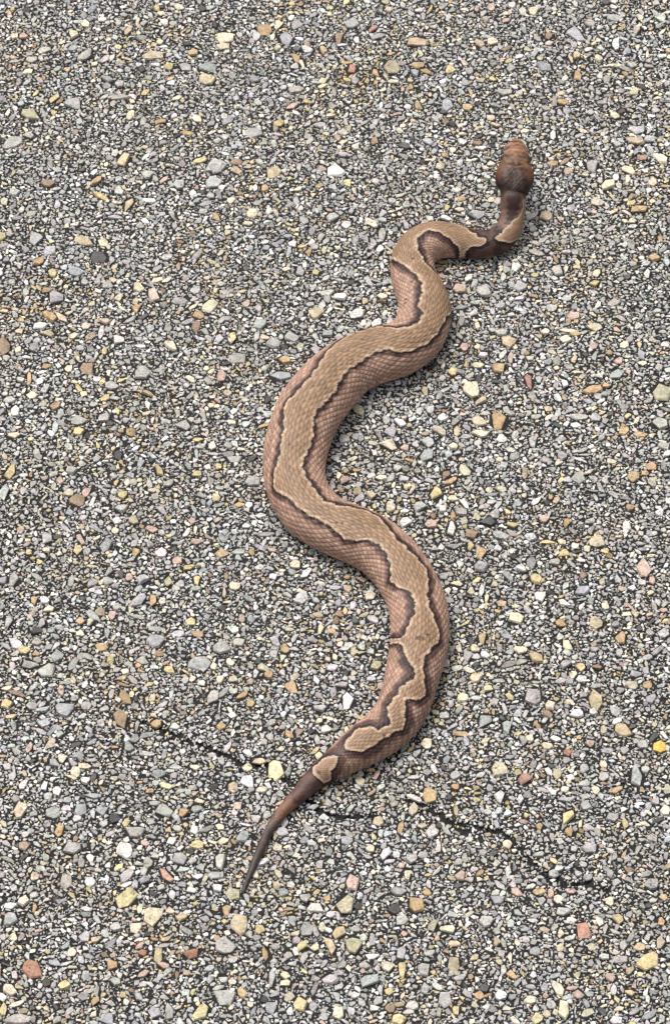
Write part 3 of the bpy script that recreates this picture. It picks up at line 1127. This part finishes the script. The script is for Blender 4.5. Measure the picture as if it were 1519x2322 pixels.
rest = [s for k, s in enumerate(stones) if k not in single_set]
by_lib = [[], [], []]
for s in rest:
    r = math.sqrt(s[2] * s[3])
    by_lib[0 if r > 1.8 else 1 if r > .95 else 2].append(s)
VV, FF, CC, base = [], [], [], 0
for lib, rows in zip((BIG, MID, TINY), by_lib):
    if not rows:
        continue
    A = np.array([r[:5] for r in rows]); C = np.array([r[5] for r in rows])
    pick = rng.integers(0, len(lib), len(rows))
    for t, (vs, fs) in enumerate(lib):
        q = np.where(pick == t)[0]
        if not len(q):
            continue
        a = A[q]
        h = np.clip(.42 * a[:, 3], .30, 1.15) * rng.uniform(.7, 1.25, len(q))
        P = vs[None] * np.stack([a[:, 2], a[:, 3], h], -1)[:, None]
        tx, ty = rng.normal(0, .13, len(q)), rng.normal(0, .13, len(q))
        P[..., 2] += P[..., 0] * tx[:, None] + P[..., 1] * ty[:, None]
        c, s = np.cos(a[:, 4])[:, None], np.sin(a[:, 4])[:, None]
        X = P[..., 0] * c - P[..., 1] * s + a[:, 0:1]
        Y = P[..., 0] * s + P[..., 1] * c + a[:, 1:2]
        P = np.stack([X, Y, P[..., 2] + .08], -1)
        VV.append(P.reshape(-1, 3))
        FF.append((fs[None] + (base + np.arange(len(q)) * len(vs))[:, None, None]).reshape(-1, 3))
        CC.append(np.repeat(C[q], len(vs), axis=0))
        base += len(q) * len(vs)
VV, FF, CC = np.concatenate(VV), np.concatenate(FF), np.concatenate(CC)
print('stones', len(stones), 'tris', len(FF), 'cover', occ.mean())
me = mesh_from_arrays('aggregate', VV * MM, FF.ravel(), np.arange(len(FF)) * 3, np.full(len(FF), 3))
point_color(me, 'stone_colour', CC)
me.materials.append(MAT_GRAIN)
agg = link('aggregate', me, road)
agg['kind'] = 'stuff'

# ------------------------------------------------------------------ snake
key_s, key_v = KEYS[:, 0], KEYS[:, 1:].copy()
GROUND_LIFT = 0.32                                            # it lies on the tops of the chips
def along(ss):
    m = np.gradient(key_v, key_s, axis=0)
    j = np.clip(np.searchsorted(key_s, ss) - 1, 0, len(key_s) - 2)
    h = (key_s[j + 1] - key_s[j])[:, None]
    u = (ss[:, None] - key_s[j][:, None]) / h
    return (2*u**3 - 3*u**2 + 1)*key_v[j] + (u**3 - 2*u**2 + u)*h*m[j] + (-2*u**3 + 3*u**2)*key_v[j + 1] + (u**3 - u**2)*h*m[j + 1]

S_END = key_s[-1]
S_NECK = 501.2
ss = np.concatenate([np.arange(0.0, S_NECK, .30), np.linspace(S_NECK, S_END, 150)])
half = np.linspace(0, 1, 92)
half = half * 1.0 - .10 * np.sin(half * math.pi * 2) / (2 * math.pi) * -1     # a little denser on the back
phi = np.concatenate([-half[:0:-1], half[:-1]]) * math.pi
K = along(ss)
K[:, 3] = np.maximum(K[:, 3], .35)
K[:, 3] *= 1 - .10 * (1 - smoothstep(54, 66, ss)) * smoothstep(4, 20, ss)      # the tail is set off from the body
C = K[:, :3].copy()
C[:, 2] += GROUND_LIFT
T = np.gradient(C, ss, axis=0)
T /= np.linalg.norm(T, axis=1)[:, None]
Nn = np.stack([T[:, 1], -T[:, 0], np.zeros(len(T))], -1)
Nn /= np.linalg.norm(Nn, axis=1)[:, None]
Uu = np.cross(Nn, T)
a, bu, bl = K[:, 3:4], K[:, 4:5], K[:, 5:6]
c, s = np.cos(phi)[None], np.sin(phi)[None]
zz = np.where(c > 0, bu * c, -bl * np.abs(c) ** .55)
xx = np.sign(s) * np.abs(s) ** np.where(c > 0, .9, .8)
X, Z = a * xx, a * zz
P = C[:, None] + Nn[:, None] * X[..., None] + Uu[:, None] * Z[..., None]
# outward direction
dirs = Nn[:, None] * (xx * (bu + .2))[..., None] + Uu[:, None] * zz[..., None]
dirs /= np.linalg.norm(dirs, axis=2)[..., None] + 1e-9

SS = np.repeat(ss[:, None], len(phi), 1)
PH = np.repeat(phi[None], len(ss), 0)
AA = np.repeat(a, len(phi), 1)
DEG = np.degrees(PH)

# scale lattice: rows run along the body, staggered like roof shingles
ROWS = 58
vrow = PH / (2 * math.pi) * ROWS + .35 * np.sin(PH)
length = np.maximum(.155 * a[:, 0], .45)
ucol = np.concatenate([[0], np.cumsum(np.diff(ss) / ((length[1:] + length[:-1]) / 2))])[:, None]
ucol = np.repeat(ucol, len(phi), 1) * .5
pq, qq = ucol + vrow * .5, ucol - vrow * .5
pi_, qi = np.floor(pq), np.floor(qq)
fp, fq = pq - pi_, qq - qi
edge = np.minimum(np.minimum(fp, 1 - fp), np.minimum(fq, 1 - fq))
tip = (fp + fq) / 2                                            # 0 at one point of the lozenge, 1 at the other
keel = np.exp(-((fp - fq) / .16) ** 2) * smoothstep(0, .2, edge)
hsh = np.modf(np.abs(np.sin(pi_ * 127.1 + qi * 311.7) * 43758.5453))[0]
hsh2 = np.modf(np.abs(np.sin(pi_ * 269.5 + qi * 183.3) * 12543.123))[0]
on_head = smoothstep(503.0, 510.0, SS)
amp = np.clip(AA / 13.0, .25, 1.0)
relief = smoothstep(0.0, .20, edge) * (.16 + .14 * (1 - tip)) + keel * .10
relief = relief * amp * (1 - .6 * on_head)
# head plates: furrows between the big shields, brow ridges over the eyes
Lx = X
def bump(s0, x0, ws, wx):
    return np.exp(-((SS - s0) / ws) ** 2 - ((Lx - x0) / wx) ** 2)
topside = smoothstep(-.1, .35, np.cos(PH))
mott_h = np.sin(Lx * 2.3 + 1.2 * np.sin(SS * 1.4)) * np.sin(SS * 2.1 + 1.1 * np.sin(Lx * 1.7))
furrow = np.zeros_like(SS)
for s0, w, k in ((531.6, .5, 1.0), (528.6, .45, .7), (524.4, .4, .35)):
    furrow += k * np.exp(-((SS - s0 - .10 * np.abs(Lx) - .25 * np.sin(Lx * 2.1)) / w) ** 2) * topside * smoothstep(3.6, 2.2, np.abs(Lx))
furrow += .8 * np.exp(-((SS - 516.4 + .42 * np.abs(Lx) * -1 + .9) / .5) ** 2) * topside * smoothstep(5.5, 3.0, np.abs(Lx))
brow = sum(bump(521.8, sg * 5.2, 2.4, 1.1) for sg in (-1, 1)) * topside
relief = relief + .07 * mott_h * on_head - .42 * np.clip(furrow, 0, 1) * on_head + 1.1 * brow
temples = sum(bump(509.5, sg * 5.0, 4.0, 2.6) for sg in (-1, 1)) * topside
crown_dip = bump(510, 0, 5, 2.2) * topside
relief = relief + .45 * temples - .25 * crown_dip
# slack folds of skin and slight unevenness of the flesh
relief += .16 * np.sin(SS * .11 + 2.0 * np.sin(PH)) * np.sin(PH * 2 + SS * .03) * amp
P = P + dirs * relief[..., None]

def blob_noise(f, seed):
    r = np.random.default_rng(seed)
    out = np.zeros_like(SS)
    for _ in range(14):
        k = r.normal(0, f, 2)
        out += np.cos(SS * k[0] + Lx * k[1] + r.uniform(0, 6.28))
    return out / math.sqrt(7)
# --- markings: distance to the edge of the pale saddles, in mm on the skin
def contains(poly):
    inside = np.zeros(SS.shape, bool)
    m = len(poly)
    for k in range(m):
        s0, f0 = poly[k]; s1, f1 = poly[(k + 1) % m]
        if f0 == f1:
            continue
        crosses = (DEG > min(f0, f1)) & (DEG <= max(f0, f1))
        inside ^= crosses & (SS < s0 + (DEG - f0) * (s1 - s0) / (f1 - f0))
    return inside

wob_s = .55 * np.sin(PH * 9 + SS * 1.3) + .30 * np.sin(SS * 2.9 + PH * 5)
def edge_distance(polys):
    d = np.full(SS.shape, 60.0)
    arc = np.radians(1.0) * a[:, 0] * .86
    for poly in polys:
        m = len(poly)
        for k in range(m):
            s0, f0 = poly[k]; s1, f1 = poly[(k + 1) % m]
            i0, i1 = np.searchsorted(ss, (min(s0, s1) - 14, max(s0, s1) + 14))
            if i1 <= i0:
                continue
            r = arc[i0:i1, None]
            ax, ay = SS[i0:i1] - s0, (DEG[i0:i1] - f0) * r
            bx, by = s1 - s0, (f1 - f0) * r
            t = np.clip((ax * bx + ay * by) / (bx * bx + by * by + 1e-6), 0, 1)
            d[i0:i1] = np.minimum(d[i0:i1], np.hypot(ax - t * bx, ay - t * by))
    return d

pale = contains(TAN_BAND) | contains(TAN_PATCH) | contains(TAN_NECK)
dist = edge_distance([TAN_BAND, TAN_PATCH, TAN_NECK])
sd = np.where(pale, dist, -dist)
cell_id = ((pi_ - pi_.min()) * (qi.max() - qi.min() + 1) + (qi - qi.min())).astype(np.int64)
_, inv = np.unique(cell_id, return_inverse=True)
inv = inv.reshape(sd.shape)
cell_mean = (np.bincount(inv.ravel(), sd.ravel()) / np.bincount(inv.ravel()))[inv]
sd = .80 * sd + .20 * cell_mean + (hsh - .5) * .25 + .30 * np.sin(SS * 1.0 + 3 * np.sin(PH * 2))                # markings step from scale to scale

def col(*v):
    return np.array(v)[None, None]
def lerp(A, B, t):
    return A + (B - A) * t[..., None]

TAN, TAN_EDGE = col(.365, .232, .142), col(.62, .46, .335)
FLANK, DARK, BROWN = col(.45, .282, .208), col(.018, .008, .007), col(.105, .054, .044)
tan = lerp(TAN, TAN * .92, smoothstep(2, 8, sd))
tan = lerp(tan, TAN_EDGE, .60 * (1 - smoothstep(.2, .9, np.abs(sd - .4))))
# outside the saddle: a black line, a purplish-brown border, then the pinkish flank
wide = np.interp(ss, [0, 60, 130, 200, 300, 380, 430, 462, 470, 500], [2.6, 2.6, 2.2, 1.4, 1.1, 1.2, 1.7, 2.2, 6.0, 6.0])[:, None]
streaks = np.clip(blob_noise(.9, 21), 0, 1.5) * smoothstep(458, 464, SS) * (1 - smoothstep(488, 494, SS))
wide = wide + .5 * np.sin(SS * .35 + np.sign(PH)) + (hsh2 - .5) * .8
flank = lerp(DARK, BROWN, smoothstep(.6, 1.9, -sd))
flank = lerp(flank, FLANK, smoothstep(0, 1, (-sd - wide) / 2.2))
bars = .5 + .5 * np.cos(2 * math.pi * ucol * 1.0 + .6 * np.abs(vrow))          # the lowest rows line up into slanting bars
flank = flank * (1 - .55 * np.clip(streaks, 0, 1))[..., None]
low = smoothstep(48, 62, np.abs(DEG)) * smoothstep(58, 70, SS) * (1 - smoothstep(125, 150, SS))
flank = flank * (1 - .42 * bars * low)[..., None]
flank = lerp(flank, flank * .62, (hsh2 > .93) * smoothstep(2, 4, -sd))
flank = flank * (.72 + .52 * hsh2)[..., None]
tan = tan * (.84 + .30 * hsh)[..., None]
colour = np.where((sd > 0)[..., None], tan, flank)
# darker skin shows between the scales
seam = smoothstep(.02, .17, edge)
seam_k = np.where(sd > 0, .26, .52)
colour = colour * (1 - seam_k * (1 - seam))[..., None]
streak = .5 + .5 * np.cos(2 * math.pi * (vrow - .15 * np.sin(SS * .7)))            # the keels run together as fine lines down the back
colour = colour * (1 - (.30 + .28 * hsh2) * (1 - streak) * smoothstep(0.5, 2.0, sd) * (1 - on_head))[..., None]
colour = colour * (1 + .14 * keel * (1 - on_head))[..., None]
# lower flank turns grey-brown towards the belly shields
colour = lerp(colour, col(.22, .15, .12), smoothstep(100, 122, np.abs(DEG)) * .8)
# small dark flecks
for s0, f0, r in ((231.5, -17, .9), (229, -14, .8), (149.5, 3, 1.6), (152, 14, 1.0), (425, 0, .8), (281, -8, .8), (352, -12, .7), (66.5, 8, 1.2), (98, 30, .9), (410, -20, .9), (399, -45, 1.1), (396, -47, 1.2), (454, 34, .9)):
    d = np.hypot(SS - s0, (DEG - f0) * math.pi / 180 * AA * .86)
    colour = lerp(colour, col(.05, .028, .02), .8 * (1 - smoothstep(r * .5, r, d)))
# tail: greyer and darker to the tip, with a rusty ring and a dark ring
sT = SS + 1.5 * np.sin(PH * 3) + (hsh - .5) * 2
tail = lerp(col(.066, .058, .056), col(.115, .080, .068), smoothstep(6, 32, sT)) * (.7 + .5 * hsh)[..., None] * (.55 + .45 * seam)[..., None]
rust = col(.24, .125, .08) * (.8 + .4 * hsh)[..., None] * (.55 + .45 * seam)[..., None]
ring = col(.105, .056, .046) * (.8 + .5 * hsh)[..., None] * (.55 + .45 * seam)[..., None]
tail = lerp(tail, rust, smoothstep(38.5, 39.5, sT) * (1 - smoothstep(49.8, 50.8, sT)))
tail = lerp(tail, ring, smoothstep(49.8, 50.8, sT))
tail = tail * np.clip(1 + .16 * blob_noise(.8, 9), .4, 1.8)[..., None]
is_tail = (1 - smoothstep(62.5, 64.5, SS)) * (sd < 0.1)
colour = lerp(colour, tail, is_tail)
# neck: dark stripe down the nape with pinkish sides
DARK_NAPE = [(u + (7 if u > 500 else 0), f * .9) for u, f in DARK_NAPE]          # the stripe runs on under the back of the head
nape = contains(DARK_NAPE)
nd = edge_distance([DARK_NAPE])
nsd = np.where(nape, nd, -nd)
neck_side = col(.20, .125, .096) * (.8 + .4 * hsh)[..., None] * (.55 + .45 * seam)[..., None]
on_neck = smoothstep(482, 486, SS) * (1 - smoothstep(500, 505, SS)) * (1 - pale)
colour = lerp(colour, lerp(neck_side, col(.045, .024, .020), smoothstep(-1.2, .7, nsd + .4 * np.sin(SS * 1.9))), on_neck)
# head: coppery snout, orange-brown cheeks, base colour darkening towards the back
hd = np.interp(ss, [500, 507, 511, 514, 516.5, 520, 524, 530, 537], [0, .02, .08, .22, .42, .62, .88, 1, 1])[:, None]
head = lerp(np.broadcast_to(col(.026, .013, .010), P.shape), np.broadcast_to(col(.22, .110, .064), P.shape), np.repeat(hd, len(phi), 1))
mott = blob_noise(.75, 3) + .6 * blob_noise(1.6, 5)
head = head * np.clip(1 + .26 * mott + .22 * (hsh - .5), .35, 1.8)[..., None]
cheek = np.clip(sum(bump(513.5, sg * 7.0, 3.6, 1.9) for sg in (-1, 1)), 0, 1)
head = lerp(head, col(.16, .060, .026), .65 * cheek)
head = lerp(head, col(.16, .095, .035), .6 * np.clip(sum(bump(519, sg * 3.4, 1.6, 2.0) for sg in (-1, 1)), 0, 1))
head = lerp(head, col(.030, .018, .008), .95 * np.clip(sum(bump(521.6, sg * 4.2, 1.5, 1.6) for sg in (-1, 1)), 0, 1))
head = lerp(head, col(.02, .010, .007), .95 * np.clip(sum(bump(517.3, .2 + sg * 1.5, 1.0, .85) for sg in (-1, 1)), 0, 1))
head = lerp(head, col(.03, .014, .010), .85 * np.clip(furrow, 0, 1))
head = lerp(head, col(.25, .13, .095), .45 * smoothstep(532.2, 533.2, SS))
head = lerp(head, col(.10, .055, .045), .5 * bump(509, 0, 4, .7))
head = lerp(head, col(.17, .095, .05), .6 * np.exp(-((SS - 515.2 - .25 * np.abs(Lx)) / .5) ** 2) * topside * smoothstep(5, 3, np.abs(Lx)))
colour = lerp(colour, head, smoothstep(499.5, 505, SS + .25 * np.abs(Lx)))
colour = np.clip(colour, .008, .8)

nS, nP = len(ss), len(phi)
V = P.reshape(-1, 3)
Vc = colour.reshape(-1, 3)
V = np.concatenate([V, [C[0] - T[0] * .8], [C[-1] + T[-1] * .5]])
Vc = np.concatenate([Vc, Vc[:1], Vc[-1:]])
ii = np.arange(nS * nP).reshape(nS, nP)
jj = np.roll(ii, -1, axis=1)
quads = np.stack([ii[:-1], jj[:-1], jj[1:], ii[1:]], -1).reshape(-1, 4)
cap0 = np.stack([jj[0], ii[0], np.full(nP, nS * nP)], -1)
cap1 = np.stack([ii[-1], jj[-1], np.full(nP, nS * nP + 1)], -1)
loops = np.concatenate([quads.ravel(), cap0.ravel(), cap1.ravel()])
tot = np.concatenate([np.full(len(quads), 4), np.full(2 * nP, 3)])
start = np.concatenate([[0], np.cumsum(tot)[:-1]])

base_k = int(np.argmin(np.abs(ss - 250)))
origin = Vector((C[base_k][0] * MM, C[base_k][1] * MM, 0.0))
snake = bpy.data.objects.new('snake', None)
COL.objects.link(snake)
snake.location = origin
snake.empty_display_size = .02
snake['label'] = 'copper brown snake with a wavy tan stripe lying in curves across the grey asphalt'
snake['category'] = 'snake'
me = mesh_from_arrays('body', V * MM - np.array(origin), loops, start, tot, True)
point_color(me, 'skin_colour', Vc)
me.materials.append(MAT_SKIN)
link('body', me, snake)
k = int(np.argmin(np.abs(ss - 522.6)))
for sg in (-1, 1):
    bm = bmesh.new()
    bmesh.ops.create_uvsphere(bm, u_segments=20, v_segments=12, radius=1.45 * MM)
    for f in bm.faces:
        f.smooth = True
    me = bpy.data.meshes.new('eye')
    bm.to_mesh(me); bm.free()
    me.materials.append(MAT_EYE)
    e = link('eye', me, snake)
    q = C[k] + Nn[k] * sg * (K[k, 3] * .93) + Uu[k] * K[k, 3] * .16
    e.location = Vector(q * MM) - origin
    e.rotation_euler = (0, 0, math.atan2(Nn[k][1] * sg, Nn[k][0] * sg))
